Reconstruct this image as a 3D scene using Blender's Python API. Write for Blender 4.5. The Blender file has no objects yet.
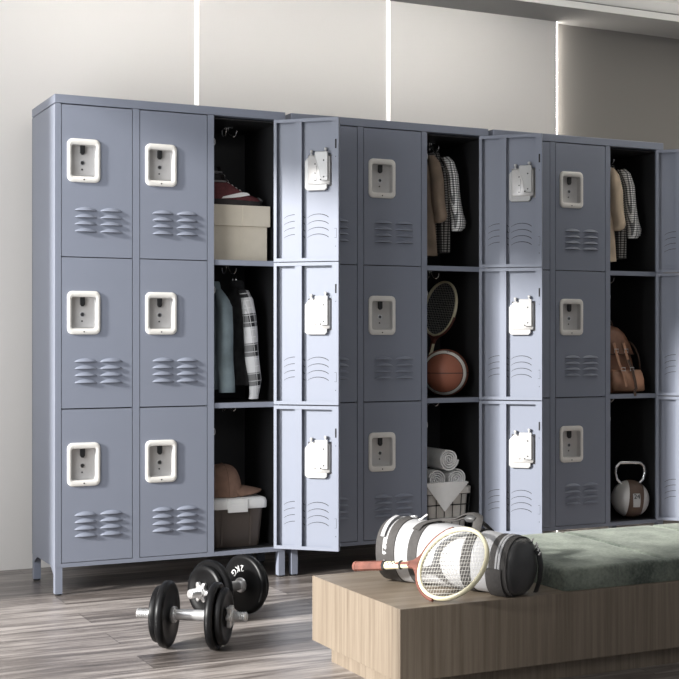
import bpy, bmesh, math, random
from mathutils import Vector, Matrix
R_ = math.radians
PI = math.pi
random.seed(7)
SC = bpy.context.scene
COL = SC.collection

# ------------------------------------------------------------------ mesh collector
class MB:
    def __init__(s):
        s.v = []; s.f = []; s.m = []
    def add(s, vs, fs, mi=0):
        b = len(s.v)
        s.v += [tuple(p) for p in vs]
        for f in fs:
            s.f.append(tuple(b + i for i in f)); s.m.append(mi)
    def box(s, x0, x1, y0, y1, z0, z1, mi=0):
        vs = [(x0,y0,z0),(x1,y0,z0),(x1,y1,z0),(x0,y1,z0),(x0,y0,z1),(x1,y0,z1),(x1,y1,z1),(x0,y1,z1)]
        s.add(vs, [(3,2,1,0),(4,5,6,7),(0,1,5,4),(1,2,6,5),(2,3,7,6),(3,0,4,7)], mi)
    def loft(s, rings, mi=0, cap0=True, cap1=True, closed=False, mis=None):
        n = len(rings[0]); b = len(s.v)
        for r in rings: s.v += [tuple(p) for p in r]
        k = len(rings)
        for i in range(k if closed else k-1):
            i2 = (i+1) % k
            for j in range(n):
                j2 = (j+1) % n
                s.f.append((b+i*n+j, b+i*n+j2, b+i2*n+j2, b+i2*n+j)); s.m.append(mis[i] if mis else mi)
        if not closed:
            if cap0: s.f.append(tuple(b+j for j in reversed(range(n)))); s.m.append(mis[0] if mis else mi)
            if cap1: s.f.append(tuple(b+(k-1)*n+j for j in range(n))); s.m.append(mis[-1] if mis else mi)
    def tube(s, path, r, n=10, mi=0, closed=False, flat=None):
        """tube along a path; r a number or list; flat = (hint vector, ratio) squashes the section"""
        P = [Vector(p) for p in path]; k = len(P); rings = []
        rs = r if isinstance(r, (list, tuple)) else [r]*k
        prev = None
        for i in range(k):
            if closed: t = P[(i+1) % k] - P[i-1]
            else: t = P[min(i+1, k-1)] - P[max(i-1, 0)]
            t.normalize()
            if flat: a = Vector(flat[0])
            elif prev is None: a = Vector((0,0,1)) if abs(t.z) < .9 else Vector((1,0,0))
            else: a = prev
            u = (a - t*a.dot(t)).normalized(); w = t.cross(u); prev = u
            q = flat[1] if flat else 1
            rings.append([P[i] + u*(rs[i]*q*math.cos(2*PI*j/n)) + w*(rs[i]*math.sin(2*PI*j/n)) for j in range(n)])
        s.loft(rings, mi, closed=closed)
    def prism(s, poly, f0, f1, mi=0):
        """poly = 2-D points; f0, f1 map a 2-D point to the near and far 3-D point"""
        s.loft([[f0(p) for p in poly], [f1(p) for p in poly]], mi)
    def lathe(s, prof, org, ax, n=32, mi=0, mis=None, squash=None):
        """prof = [(along, radius)...]"""
        ax = Vector(ax).normalized(); a = Vector((0,0,1)) if abs(ax.z) < .9 else Vector((1,0,0))
        u = (a - ax*a.dot(ax)).normalized(); w = ax.cross(u); o = Vector(org)
        rings = [[o + ax*h + (u*math.cos(2*PI*j/n) + w*math.sin(2*PI*j/n))*max(rr, 1e-5) for j in range(n)] for h, rr in prof]
        s.loft(rings, mi, mis=mis)
    def ball(s, c, rx, ry=None, rz=None, n=24, k=14, mi=0):
        ry = ry or rx; rz = rz or rx
        rings = []
        for i in range(k+1):
            t = PI*(i/k); rr = max(math.sin(t), 1e-4)
            rings.append([(c[0]+rx*rr*math.cos(2*PI*j/n), c[1]+ry*rr*math.sin(2*PI*j/n), c[2]-rz*math.cos(t)) for j in range(n)])
        s.loft(rings, mi)
    def build(s, name, mats, parent=None, smooth=40, bevel=0, seg=2, loc=None, rot=None, sub=0):
        me = bpy.data.meshes.new(name)
        me.from_pydata(s.v, [], s.f); me.update()
        if not isinstance(mats, (list, tuple)): mats = [mats]
        for m in mats: me.materials.append(m)
        me.polygons.foreach_set('material_index', s.m)
        bm = bmesh.new(); bm.from_mesh(me)
        bmesh.ops.recalc_face_normals(bm, faces=bm.faces[:])
        bm.to_mesh(me); bm.free()
        if smooth:
            me.polygons.foreach_set('use_smooth', [True]*len(me.polygons))
            me.set_sharp_from_angle(angle=R_(smooth))
        o = bpy.data.objects.new(name, me); COL.objects.link(o)
        if parent: o.parent = parent
        if loc: o.location = loc
        if rot: o.rotation_euler = rot
        if bevel:
            md = o.modifiers.new('soft_edge', 'BEVEL'); md.width = bevel; md.segments = seg; md.limit_method = 'ANGLE'; md.angle_limit = R_(50); md.harden_normals = False
        if sub:
            md = o.modifiers.new('smooth', 'SUBSURF'); md.levels = sub; md.render_levels = sub
        return o

def islands(mb):
    """the collector's separate pieces, each as a collector of its own"""
    par = list(range(len(mb.v)))
    def find(a):
        while par[a] != a: par[a] = par[par[a]]; a = par[a]
        return a
    for f in mb.f:
        for i in f[1:]: par[find(i)] = find(f[0])
    out = {}
    for f, mi in zip(mb.f, mb.m):
        r = find(f[0]); o = out.setdefault(r, (MB(), {}))
        m, ix = o
        for i in f:
            if i not in ix: ix[i] = len(m.v); m.v.append(mb.v[i])
        m.f.append(tuple(ix[i] for i in f)); m.m.append(mi)
    return [o[0] for o in out.values()]

def empty(name, loc=(0,0,0), rz=0, parent=None):
    o = bpy.data.objects.new(name, None); COL.objects.link(o)
    o.location = loc; o.rotation_euler = (0,0,rz); o.empty_display_size = .05
    if parent: o.parent = parent
    return o
def tag(o, label=None, cat=None, group=None, kind=None):
    if label: o['label'] = label
    if cat: o['category'] = cat
    if group: o['group'] = group
    if kind: o['kind'] = kind
    return o
def kids(o): return [c for c in SC.objects if c.parent == o]
def copy_tree(o, parent=None):
    c = o.copy(); COL.objects.link(c); inv = o.matrix_parent_inverse.copy()
    if parent: c.parent = parent; c.matrix_parent_inverse = inv
    for ch in kids(o): copy_tree(ch, c)
    return c

def rrect(w, h, r, n=5, cx=0, cz=0):
    pts = []
    for (sx, sz, a0) in ((1,1,0),(-1,1,90),(-1,-1,180),(1,-1,270)):
        for i in range(n+1):
            a = R_(a0 + 90*i/n)
            pts.append((cx + sx*(w/2-r) + r*math.cos(a), cz + sz*(h/2-r) + r*math.sin(a)))
    return pts
def sring(cx, cy, z, hx, hy, n=28, e=2.4, rip=0, k=7, ph=0, rz=0):
    """one horizontal superellipse section with soft folds"""
    out = []
    for j in range(n):
        a = 2*PI*j/n; c, s_ = math.cos(a), math.sin(a)
        x = hx*math.copysign(abs(c)**(2/e), c); y = hy*math.copysign(abs(s_)**(2/e), s_)
        q = 1 + rip*math.sin(k*a+ph)
        x *= q; y *= q
        out.append((cx + x*math.cos(rz) - y*math.sin(rz), cy + x*math.sin(rz) + y*math.cos(rz), z))
    return out
def bez(p0, p1, p2, p3, n=16):
    out = []
    for i in range(n+1):
        t = i/n
        out.append(tuple((1-t)**3*a+3*(1-t)**2*t*b+3*(1-t)*t*t*c+t**3*d for a,b,c,d in zip(p0,p1,p2,p3)))
    return out
def text_mesh(txt, size, depth, mat, name, parent, M):
    cu = bpy.data.curves.new('lettering', 'FONT'); cu.body = txt; cu.size = size; cu.extrude = depth; cu.align_x = 'CENTER'; cu.align_y = 'CENTER'
    tmp = bpy.data.objects.new('lettering', cu); COL.objects.link(tmp)
    dg = bpy.context.evaluated_depsgraph_get()
    me = bpy.data.meshes.new_from_object(tmp.evaluated_get(dg))
    bpy.data.objects.remove(tmp); bpy.data.curves.remove(cu)
    me.materials.clear(); me.materials.append(mat); me.transform(M)
    o = bpy.data.objects.new(name, me); COL.objects.link(o)
    if parent: o.parent = parent
    return o

# ------------------------------------------------------------------ materials
def nodes(name):
    m = bpy.data.materials.new(name); m.use_nodes = True
    nt = m.node_tree; b = nt.nodes['Principled BSDF']
    return m, nt, b
def N(nt, t, **kw):
    n = nt.nodes.new(t)
    for k, v in kw.items(): setattr(n, k, v)
    return n
def mat(name, col, rough=.5, metal=0, var=.06, scale=8, bump=0, bscale=60, stretch=(1,1,1), spec=None, sheen=0, coat=0):
    m, nt, b = nodes(name); L = nt.links
    tc = N(nt, 'ShaderNodeTexCoord'); mp = N(nt, 'ShaderNodeMapping'); mp.inputs['Scale'].default_value = stretch
    L.new(tc.outputs['Object'], mp.inputs['Vector'])
    nz = N(nt, 'ShaderNodeTexNoise'); nz.inputs['Scale'].default_value = scale; nz.inputs['Detail'].default_value = 5
    L.new(mp.outputs['Vector'], nz.inputs['Vector'])
    rp = N(nt, 'ShaderNodeValToRGB')
    c0 = [max(0, c*(1-var)) for c in col]; c1 = [min(1, c*(1+var)) for c in col]
    rp.color_ramp.elements[0].color = (*c0, 1); rp.color_ramp.elements[0].position = .3
    rp.color_ramp.elements[1].color = (*c1, 1); rp.color_ramp.elements[1].position = .7
    L.new(nz.outputs['Fac'], rp.inputs['Fac']); L.new(rp.outputs['Color'], b.inputs['Base Color'])
    b.inputs['Roughness'].default_value = rough; b.inputs['Metallic'].default_value = metal
    if spec is not None: b.inputs['Specular IOR Level'].default_value = spec
    if sheen: b.inputs['Sheen Weight'].default_value = sheen
    if coat: b.inputs['Coat Weight'].default_value = coat; b.inputs['Coat Roughness'].default_value = .15
    if bump:
        n2 = N(nt, 'ShaderNodeTexNoise'); n2.inputs['Scale'].default_value = bscale; n2.inputs['Detail'].default_value = 3
        L.new(mp.outputs['Vector'], n2.inputs['Vector'])
        bp = N(nt, 'ShaderNodeBump'); bp.inputs['Strength'].default_value = bump; bp.inputs['Distance'].default_value = .002
        L.new(n2.outputs['Fac'], bp.inputs['Height']); L.new(bp.outputs['Normal'], b.inputs['Normal'])
    return m
def emit(name, col, st):
    m, nt, b = nodes(name)
    b.inputs['Base Color'].default_value = (*col, 1); b.inputs['Emission Color'].default_value = (*col, 1); b.inputs['Emission Strength'].default_value = st
    return m
def mth(nt, op, a, b=None):
    n = N(nt, 'ShaderNodeMath', operation=op)
    for i, x in enumerate((a, b)):
        if x is None: continue
        if isinstance(x, (int, float)): n.inputs[i].default_value = x
        else: nt.links.new(x, n.inputs[i])
    return n.outputs[0]
def cmix(nt, fac, c0, c1):
    n = N(nt, 'ShaderNodeMix', data_type='RGBA')
    nt.links.new(fac, n.inputs['Factor'])
    for i, c in ((6, c0), (7, c1)):
        if isinstance(c, tuple): n.inputs[i].default_value = (*c, 1)
        else: nt.links.new(c, n.inputs[i])
    return n.outputs[2]
def coords(nt, rot=(0,0,0)):
    tc = N(nt, 'ShaderNodeTexCoord'); mp = N(nt, 'ShaderNodeMapping'); mp.inputs['Rotation'].default_value = rot
    nt.links.new(tc.outputs['Object'], mp.inputs['Vector'])
    s = N(nt, 'ShaderNodeSeparateXYZ'); nt.links.new(mp.outputs['Vector'], s.inputs[0])
    return s.outputs[0], s.outputs[1], s.outputs[2], mp.outputs['Vector']
def stripe(nt, v, period, duty, off=0):
    """1 inside the stripe"""
    f = mth(nt, 'FRACT', mth(nt, 'ADD', mth(nt, 'DIVIDE', v, period), off + 100))
    return mth(nt, 'LESS_THAN', f, duty)
def gingham(name, period, dark, mid, light, rough=.9):
    m, nt, b = nodes(name); x, y, z, _ = coords(nt)
    h = mth(nt, 'ADD', x, mth(nt, 'MULTIPLY', y, .55))
    s = mth(nt, 'MULTIPLY', mth(nt, 'ADD', stripe(nt, h, period, .42), stripe(nt, z, period, .42)), .5)
    r = N(nt, 'ShaderNodeValToRGB'); r.color_ramp.interpolation = 'CONSTANT'
    e = r.color_ramp.elements; e[0].color = (*light, 1); e[0].position = 0; e[1].color = (*mid, 1); e[1].position = .25
    k = e.new(.75); k.color = (*dark, 1)
    nt.links.new(s, r.inputs['Fac']); nt.links.new(r.outputs['Color'], b.inputs['Base Color']); b.inputs['Roughness'].default_value = rough
    return m
def plaid(name):
    m, nt, b = nodes(name); x, y, z, _ = coords(nt, (0, .12, 0))
    h = mth(nt, 'ADD', x, mth(nt, 'MULTIPLY', y, .5))
    s = mth(nt, 'ADD', mth(nt, 'MULTIPLY', stripe(nt, z, .115, .55), .55), mth(nt, 'MULTIPLY', stripe(nt, h, .05, .6, .2), .2))
    fine = mth(nt, 'ADD', stripe(nt, z, .0285, .12), stripe(nt, h, .0225, .12))
    c = cmix(nt, s, (.018, .018, .02), (.95, .95, .95))
    c = cmix(nt, mth(nt, 'MULTIPLY', mth(nt, 'MINIMUM', fine, 1), .65), c, (.75, .75, .75))
    nt.links.new(c, b.inputs['Base Color']); b.inputs['Roughness'].default_value = .9
    return m

M = {}
M['blue'] = mat('slate_blue_paint', (.212, .232, .287), .42, 0, .02, 3)
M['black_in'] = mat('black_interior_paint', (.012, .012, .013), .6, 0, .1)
M['slit'] = mat('dark_opening', (.006, .006, .007), .8)
M['rubber'] = mat('black_rubber', (.012, .012, .013), .5, 0, .15, 30)
M['cream_metal'] = mat('cream_painted_metal', (.74, .72, .68), .35, 0, .02)
M['cup_metal'] = mat('satin_grey_metal', (.52, .51, .50), .42, .35, .04, 20)
M['white_metal'] = mat('white_zinc', (.46, .46, .455), .35, .1, .02)
M['chrome'] = mat('chrome', (.82, .82, .82), .16, 1, .03)
M['steel'] = mat('brushed_steel', (.66, .66, .66), .34, .75, .04, 40, stretch=(1, 30, 30))
M['black_plate'] = mat('black_enamel', (.005, .005, .0055), .38, 0, .2, 20, bump=.04, bscale=120, spec=.2)
M['white_print'] = mat('white_print', (.8, .8, .8), .6)
M['dark_print'] = mat('dark_print', (.02, .02, .02), .6)
M['kraft'] = mat('beige_card', (.66, .60, .49), .85, 0, .03, 30, bump=.1, bscale=200)
M['bin_plastic'] = mat('brown_plastic', (.085, .068, .058), .4, 0, .08)
M['white_plastic'] = mat('white_plastic', (.82, .82, .80), .35, 0, .01)
M['maroon'] = mat('maroon_mesh', (.11, .025, .028), .8, 0, .2, 80)
M['grey_suede'] = mat('grey_suede', (.2, .19, .19), .9, 0, .15, 40)
M['dark_suede'] = mat('dark_suede', (.03, .026, .026), .9, 0, .2, 40)
M['white_rubber'] = mat('white_rubber', (.8, .79, .77), .6, 0, .02)
M['denim'] = mat('teal_grey_denim', (.19, .24, .26), .9, 0, .35, 9, bump=.3, bscale=150)
M['coat'] = mat('tan_wool', (.25, .19, .14), .95, 0, .18, 14, bump=.25, bscale=160)
M['coat_light'] = mat('camel_wool', (.62, .50, .37), .95, 0, .12, 14, bump=.25, bscale=160)
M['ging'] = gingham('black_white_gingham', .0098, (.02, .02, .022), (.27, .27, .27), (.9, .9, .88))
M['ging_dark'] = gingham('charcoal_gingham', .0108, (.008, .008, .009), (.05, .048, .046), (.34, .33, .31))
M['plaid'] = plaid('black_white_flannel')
M['plaid_shaded'] = mat('shaded_flannel', (.035, .035, .037), .95, 0, .4, 30)  # plaid shirt's torso and collar, compartment shade put into the colour
M['dark_wood'] = mat('dark_hanger_wood', (.05, .035, .025), .5, 0, .2, 20)
M['ball_orange'] = None
M['towel'] = mat('white_terry', (.93, .93, .92), .95, 0, .03, 60, bump=.5, bscale=260)
M['linen'] = mat('cream_linen', (.78, .75, .70), .95, 0, .05, 50, bump=.3, bscale=200)
M['napkin'] = mat('white_cotton', (.95, .95, .93), .9, 0, .02, 50)
M['wire'] = mat('black_wire', (.012, .012, .012), .45)
M['leather'] = mat('brown_leather', (.22, .108, .066), .5, 0, .35, 12, bump=.3, bscale=50)
M['leather_light'] = mat('worn_brown_leather', (.40, .215, .135), .45, 0, .4, 14, bump=.3, bscale=50)
M['leather_dark'] = mat('dark_brown_leather', (.07, .04, .027), .55, 0, .3, 14)
M['webbing'] = mat('charcoal_webbing', (.062, .058, .056), .85, 0, .15, 90, bump=.3, bscale=300)
M['bag_white'] = mat('white_canvas', (.42, .42, .43), .7, 0, .015, 20, bump=.1, bscale=160)
M['bag_dark'] = mat('dark_grey_leather', (.055, .055, .056), .42, 0, .2, 18, bump=.25, bscale=30)
M['racket_cream'] = mat('cream_lacquer', (.80, .74, .52), .35, 0, .06, 10, coat=.4)
M['racket_red'] = mat('red_brown_wood', (.15, .055, .04), .4, 0, .25, 12, stretch=(1, 1, 8), coat=.3)
M['grip'] = mat('red_brown_leather_grip', (.17, .06, .042), .6, 0, .25, 40)
M['string'] = mat('ivory_string', (.62, .61, .57), .5)
M['cap'] = mat('brown_twill', (.265, .16, .115), .95, 0, .1, 40, bump=.2, bscale=240)
M['cap_seam'] = mat('dark_brown_thread', (.17, .10, .07), .95)
M['kb_silver'] = mat('silver_enamel', (.62, .61, .60), .4, .2, .03)
M['kb_brown'] = mat('brown_rubber_band', (.10, .062, .045), .6, 0, .1, 40)
M['panel'] = mat('matt_grey_label', (.45, .45, .45), .5)
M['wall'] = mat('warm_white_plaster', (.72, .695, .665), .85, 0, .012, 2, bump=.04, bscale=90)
M['wall_dark'] = mat('darker_plaster', (.225, .212, .197), .85, 0, .012, 2, bump=.04, bscale=90)  # darker tone for the back wall beyond the step
M['ceil'] = mat('white_ceiling_paint', (.86, .85, .82), .9, 0, .01, 2)
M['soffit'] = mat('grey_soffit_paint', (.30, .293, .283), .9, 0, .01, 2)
M['led'] = emit('led_strip_glow', (1, .97, .94), .66)
M['led_hot'] = emit('cove_led_glow', (1, .96, .9), 20.0)

def velvet():
    m, nt, b = nodes('sage_velvet'); L = nt.links; x, y, z, v = coords(nt)
    n1 = N(nt, 'ShaderNodeTexNoise'); n1.inputs['Scale'].default_value = 7; n1.inputs['Detail'].default_value = 6; n1.inputs['Roughness'].default_value = .65
    n2 = N(nt, 'ShaderNodeTexNoise'); n2.inputs['Scale'].default_value = 120; n2.inputs['Detail'].default_value = 3
    L.new(v, n1.inputs['Vector']); L.new(v, n2.inputs['Vector'])
    f = mth(nt, 'ADD', mth(nt, 'MULTIPLY', n1.outputs['Fac'], .75), mth(nt, 'MULTIPLY', n2.outputs['Fac'], .25))
    r = N(nt, 'ShaderNodeValToRGB'); e = r.color_ramp.elements
    e[0].position = .38; e[0].color = (.060, .075, .062, 1); e[1].position = .62; e[1].color = (.235, .265, .220, 1)
    L.new(f, r.inputs['Fac']); L.new(r.outputs['Color'], b.inputs['Base Color'])
    b.inputs['Roughness'].default_value = .75; b.inputs['Sheen Weight'].default_value = .22; b.inputs['Sheen Roughness'].default_value = .4; b.inputs['Sheen Tint'].default_value = (.75, .8, .72, 1)
    bp = N(nt, 'ShaderNodeBump'); bp.inputs['Strength'].default_value = .35; bp.inputs['Distance'].default_value = .002
    L.new(n2.outputs['Fac'], bp.inputs['Height']); L.new(bp.outputs['Normal'], b.inputs['Normal'])
    return m
M['velvet'] = velvet()

def wood(name, stretch, c0, c1, rough=.5):
    m, nt, b = nodes(name); L = nt.links
    tc = N(nt, 'ShaderNodeTexCoord'); mp = N(nt, 'ShaderNodeMapping'); mp.inputs['Scale'].default_value = stretch
    L.new(tc.outputs['Object'], mp.inputs['Vector'])
    n1 = N(nt, 'ShaderNodeTexNoise'); n1.inputs['Scale'].default_value = 1; n1.inputs['Detail'].default_value = 8; n1.inputs['Roughness'].default_value = .7
    L.new(mp.outputs['Vector'], n1.inputs['Vector'])
    r = N(nt, 'ShaderNodeValToRGB'); e = r.color_ramp.elements
    e[0].position = .33; e[0].color = (*c0, 1); e[1].position = .62; e[1].color = (*c1, 1)
    L.new(n1.outputs['Fac'], r.inputs['Fac']); L.new(r.outputs['Color'], b.inputs['Base Color'])
    b.inputs['Roughness'].default_value = rough
    return m
WC0, WC1 = (.165, .128, .093), (.258, .212, .162)
M['oak_v'] = wood('oak_veneer_upright_grain', (70, 70, 1.6), WC0, WC1)
M['oak_h'] = wood('oak_veneer_long_grain', (2.2, 60, 60), WC0, WC1, .42)

def floor_mat():
    m, nt, b = nodes('grey_brown_laminate'); L = nt.links; x, y, z, v = coords(nt)
    br = N(nt, 'ShaderNodeTexBrick'); br.offset = .37; br.squash = 1
    br.inputs['Scale'].default_value = 1; br.inputs['Brick Width'].default_value = 1.22; br.inputs['Row Height'].default_value = .165
    br.inputs['Mortar Size'].default_value = .0012; br.inputs['Color1'].default_value = (0, 0, 0, 1); br.inputs['Color2'].default_value = (1, 1, 1, 1); br.inputs['Mortar'].default_value = (0, 0, 0, 1)
    L.new(v, br.inputs['Vector'])
    bw = N(nt, 'ShaderNodeSeparateColor'); L.new(br.outputs['Color'], bw.inputs[0])
    mp = N(nt, 'ShaderNodeMapping'); mp.inputs['Scale'].default_value = (2.8, 36, 1); L.new(v, mp.inputs['Vector'])
    off = N(nt, 'ShaderNodeVectorMath', operation='ADD'); L.new(mp.outputs['Vector'], off.inputs[0])
    cmb = N(nt, 'ShaderNodeCombineXYZ'); L.new(mth(nt, 'MULTIPLY', bw.outputs[0], 37), cmb.inputs[0]); L.new(mth(nt, 'MULTIPLY', bw.outputs[0], 11), cmb.inputs[2]); L.new(cmb.outputs[0], off.inputs[1])
    n1 = N(nt, 'ShaderNodeTexNoise'); n1.inputs['Scale'].default_value = 1; n1.inputs['Detail'].default_value = 9; n1.inputs['Roughness'].default_value = .68; n1.inputs['Distortion'].default_value = .4
    L.new(off.outputs[0], n1.inputs['Vector'])
    n2 = N(nt, 'ShaderNodeTexNoise'); n2.inputs['Scale'].default_value = 2.2; n2.inputs['Detail'].default_value = 3; L.new(v, n2.inputs['Vector'])
    f = mth(nt, 'ADD', mth(nt, 'MULTIPLY', n1.outputs['Fac'], .78), mth(nt, 'MULTIPLY', bw.outputs[0], .13))
    f = mth(nt, 'ADD', f, mth(nt, 'MULTIPLY', n2.outputs['Fac'], .12))
    r = N(nt, 'ShaderNodeValToRGB'); e = r.color_ramp.elements
    e[0].position = .36; e[0].color = (.05, .042, .038, 1); e[1].position = .66; e[1].color = (.43, .39, .365, 1)
    k = e.new(.5); k.color = (.165, .143, .131, 1)
    L.new(f, r.inputs['Fac'])
    c = cmix(nt, br.outputs['Fac'], r.outputs['Color'], (.05, .042, .038))
    L.new(c, b.inputs['Base Color'])
    rr = mth(nt, 'ADD', mth(nt, 'MULTIPLY', n1.outputs['Fac'], .2), .22); L.new(rr, b.inputs['Roughness'])
    bp = N(nt, 'ShaderNodeBump'); bp.inputs['Strength'].default_value = .12; bp.inputs['Distance'].default_value = .002
    L.new(n1.outputs['Fac'], bp.inputs['Height']); L.new(bp.outputs['Normal'], b.inputs['Normal'])
    return m
M['floor'] = floor_mat()

def basketball_mat():
    m, nt, b = nodes('basketball_leather'); L = nt.links; x, y, z, v = coords(nt)
    nv = N(nt, 'ShaderNodeVectorMath', operation='NORMALIZE'); L.new(v, nv.inputs[0])
    s = N(nt, 'ShaderNodeSeparateXYZ'); L.new(nv.outputs[0], s.inputs[0]); px, py, pz = s.outputs
    seam = mth(nt, 'LESS_THAN', mth(nt, 'ABSOLUTE', pz), .016)
    # wide white channel: a closed curve round the axis x, pinched in height
    dd = mth(nt, 'ABSOLUTE', mth(nt, 'SUBTRACT', px, .47))
    white = mth(nt, 'LESS_THAN', dd, .105); edge = mth(nt, 'LESS_THAN', dd, .135)
    n1 = N(nt, 'ShaderNodeTexVoronoi'); n1.inputs['Scale'].default_value = 170; L.new(v, n1.inputs['Vector'])
    c = cmix(nt, seam, (.30, .105, .062), (.012, .011, .01))
    c = cmix(nt, edge, c, (.012, .011, .01)); c = cmix(nt, white, c, (.86, .83, .76))
    L.new(c, b.inputs['Base Color']); b.inputs['Roughness'].default_value = .55
    bp = N(nt, 'ShaderNodeBump'); bp.inputs['Strength'].default_value = .25; bp.inputs['Distance'].default_value = .001
    L.new(n1.outputs['Distance'], bp.inputs['Height']); L.new(bp.outputs['Normal'], b.inputs['Normal'])
    return m
M['ball_orange'] = basketball_mat()

# ------------------------------------------------------------------ the room
YW = .611; STEPX = 2.597; ZC = 2.462
def struct(mb, name, m, **kw):
    o = mb.build(name, m, smooth=0, **kw); o['kind'] = 'structure'; return o
b = MB(); b.box(-1.5, 6.5, -6.5, .9, -.05, 0); struct(b, 'floor', M['floor'])
b = MB(); b.box(-1.5, STEPX, YW, .9, 0, 2.75); b.box(STEPX, 6.5, YW+.034, .9, 0, 2.75, 1); struct(b, 'wall_back', [M['wall'], M['wall_dark']])
WIN = (-2.14, -.20, 2.365)
b = MB()
b.box(-1.55, -1.4, -6.5, WIN[0], 0, 2.75); b.box(-1.55, -1.4, WIN[1], YW, 0, 2.75); b.box(-1.55, -1.4, WIN[0], WIN[1], WIN[2], 2.75)
struct(b, 'wall_left', M['wall'])
b = MB(); b.box(-1.4, 6.5, -6.5, .30, 2.531, 2.70); struct(b, 'ceiling', M['ceil'])
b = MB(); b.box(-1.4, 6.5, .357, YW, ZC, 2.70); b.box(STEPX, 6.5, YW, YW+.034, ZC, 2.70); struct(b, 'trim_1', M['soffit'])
b = MB(); b.box(-1.4, 6.5, .349, .357, ZC, ZC+.029); b.prism([(.349, ZC+.036), (.357, ZC+.036), (.357, 2.55), (.30, 2.55), (.30, ZC+.066)], lambda p: (-1.4, p[0], p[1]), lambda p: (6.5, p[0], p[1]))
struct(b, 'trim_2', M['ceil'])
for i, x in enumerate((.7526, 1.672)):
    b = MB(); b.box(x-.0095, x+.0095, YW-.004, YW, 1.3, ZC); o = struct(b, 'trim_%d' % (i+3), M['led'])
b = MB(); b.box(STEPX+.001, STEPX+.006, YW+.004, YW+.03, 0, ZC); struct(b, 'trim_5', M['led_hot'])

# ------------------------------------------------------------------ lockers
LW, LD, LH = .8976, .3632, 1.80
COLX = [(.0245, .2850), (.3160, .5765), (.6075, .8680)]
TIER = [(.1170, .5500), (.6715, .5435), (1.2185, .5460)]
DT = .022
def build_locker():
    root = empty('locker')
    # outer shell and black lined compartments
    t = .006
    s = MB()
    s.box(0, t, 0, LD, .10, 1.765); s.box(LW-t, LW, 0, LD, .10, 1.765); s.box(0, LW, LD-.005, LD, .10, 1.765); s.box(t, LW-t, .02, LD-.005, .106, .112)
    zr0, zr1 = .1, .1145
    stiles = [(0, .0218), (.2877, .3133), (.5792, .6048), (.8707, LW)]
    for i, (a, c) in enumerate(stiles):
        s.box(a + (t if i == 0 else 0), c - (t if i == 3 else 0), 0, .024, zr1, 1.7675)
    s.box(t, LW-t, 0, .024, zr0, zr1)
    # lining
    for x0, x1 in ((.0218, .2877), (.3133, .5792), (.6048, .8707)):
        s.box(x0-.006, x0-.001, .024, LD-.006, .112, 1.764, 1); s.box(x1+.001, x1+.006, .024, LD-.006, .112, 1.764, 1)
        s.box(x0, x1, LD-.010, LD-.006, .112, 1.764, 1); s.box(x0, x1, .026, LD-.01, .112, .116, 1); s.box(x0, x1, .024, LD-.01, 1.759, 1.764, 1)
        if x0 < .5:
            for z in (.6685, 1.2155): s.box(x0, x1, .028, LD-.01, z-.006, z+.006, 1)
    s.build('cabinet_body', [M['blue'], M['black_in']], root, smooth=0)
    p = MB(); p.box(-.0012, LW+.0012, -.0012, LD, 1.7685, LH); p.build('top_panel', M['blue'], root, smooth=0, bevel=.002)
    # shelves of the open column
    for z in (.679, 1.222):
        q = MB(); q.box(.6055, .870, .004, .006, z-.020, z); q.box(.6055, .870, .006, LD-.011, z-.005, z, 1); q.box(.6055, .870, .006, .03, z-.020, z-.018, 1)
        q.build('shelf', [M['blue'], M['black_in']], root, smooth=0)
        h = MB()
        zz = z - .0055
        h.box(.722, .752, .185, .225, zz-.004, zz, 0)
        for sx in (-1, 1):
            h.tube(bez((.737+sx*.004, .205, zz-.004), (.737+sx*.006, .2, zz-.045), (.737+sx*.030, .19, zz-.045), (.737+sx*.030, .185, zz-.018), 12), .0022, 8, 0)
            h.ball((.737+sx*.030, .185, zz-.016), .0036, n=10, k=6)
        h.build('coat_hook', M['chrome'], root)
    h = MB(); zz = 1.7585; h.box(.722, .752, .185, .225, zz-.004, zz)
    for sx in (-1, 1):
        h.tube(bez((.737+sx*.004, .205, zz-.004), (.737+sx*.006, .2, zz-.045), (.737+sx*.030, .19, zz-.045), (.737+sx*.030, .185, zz-.018), 12), .0022, 8, 0)
        h.ball((.737+sx*.030, .185, zz-.016), .0036, n=10, k=6)
    h.build('coat_hook', M['chrome'], root)
    for z in (.57, 1.107, 1.669):
        k = MB(); k.tube([(.6048, .012, z-.011), (.6105, .012, z-.011), (.6125, .012, z-.006), (.6125, .012, z+.006), (.6105, .012, z+.011), (.6048, .012, z+.011)], .0022, 8)
        k.build('latch_strike', M['white_metal'], root)
    # legs with a gusset and a rubber foot
    for x, y, sx, sy in ((.001, .001, 1, 1), (LW-.001, .001, -1, 1), (.001, LD-.001, 1, -1), (LW-.001, LD-.001, -1, -1)):
        g = MB()
        def bx(ax, ay, bx_, by, z0, z1): g.box(min(ax, bx_), max(ax, bx_), min(ay, by), max(ay, by), z0, z1)
        bx(x, y, x+sx*.026, y+sy*.028, .006, .1055)
        # side gusset sloping up to the skirt
        poly = [(.027, .1005), (.085, .1005), (.055, .088), (.027, .070)]
        g.prism(poly, lambda q: (x+sx*.0005, y+sy*q[0], q[1]), lambda q: (x+sx*.002, y+sy*q[0], q[1]))
        lg = g.build('leg', M['blue'], root, smooth=0)
        f = MB(); f.lathe([(0, .0125), (.002, .0135), (.006, .0135)], (x+sx*.0135, y+sy*.0145, 0), (0, 0, 1), 16); f.build('rubber_foot', M['rubber'], lg)
    return root

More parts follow.
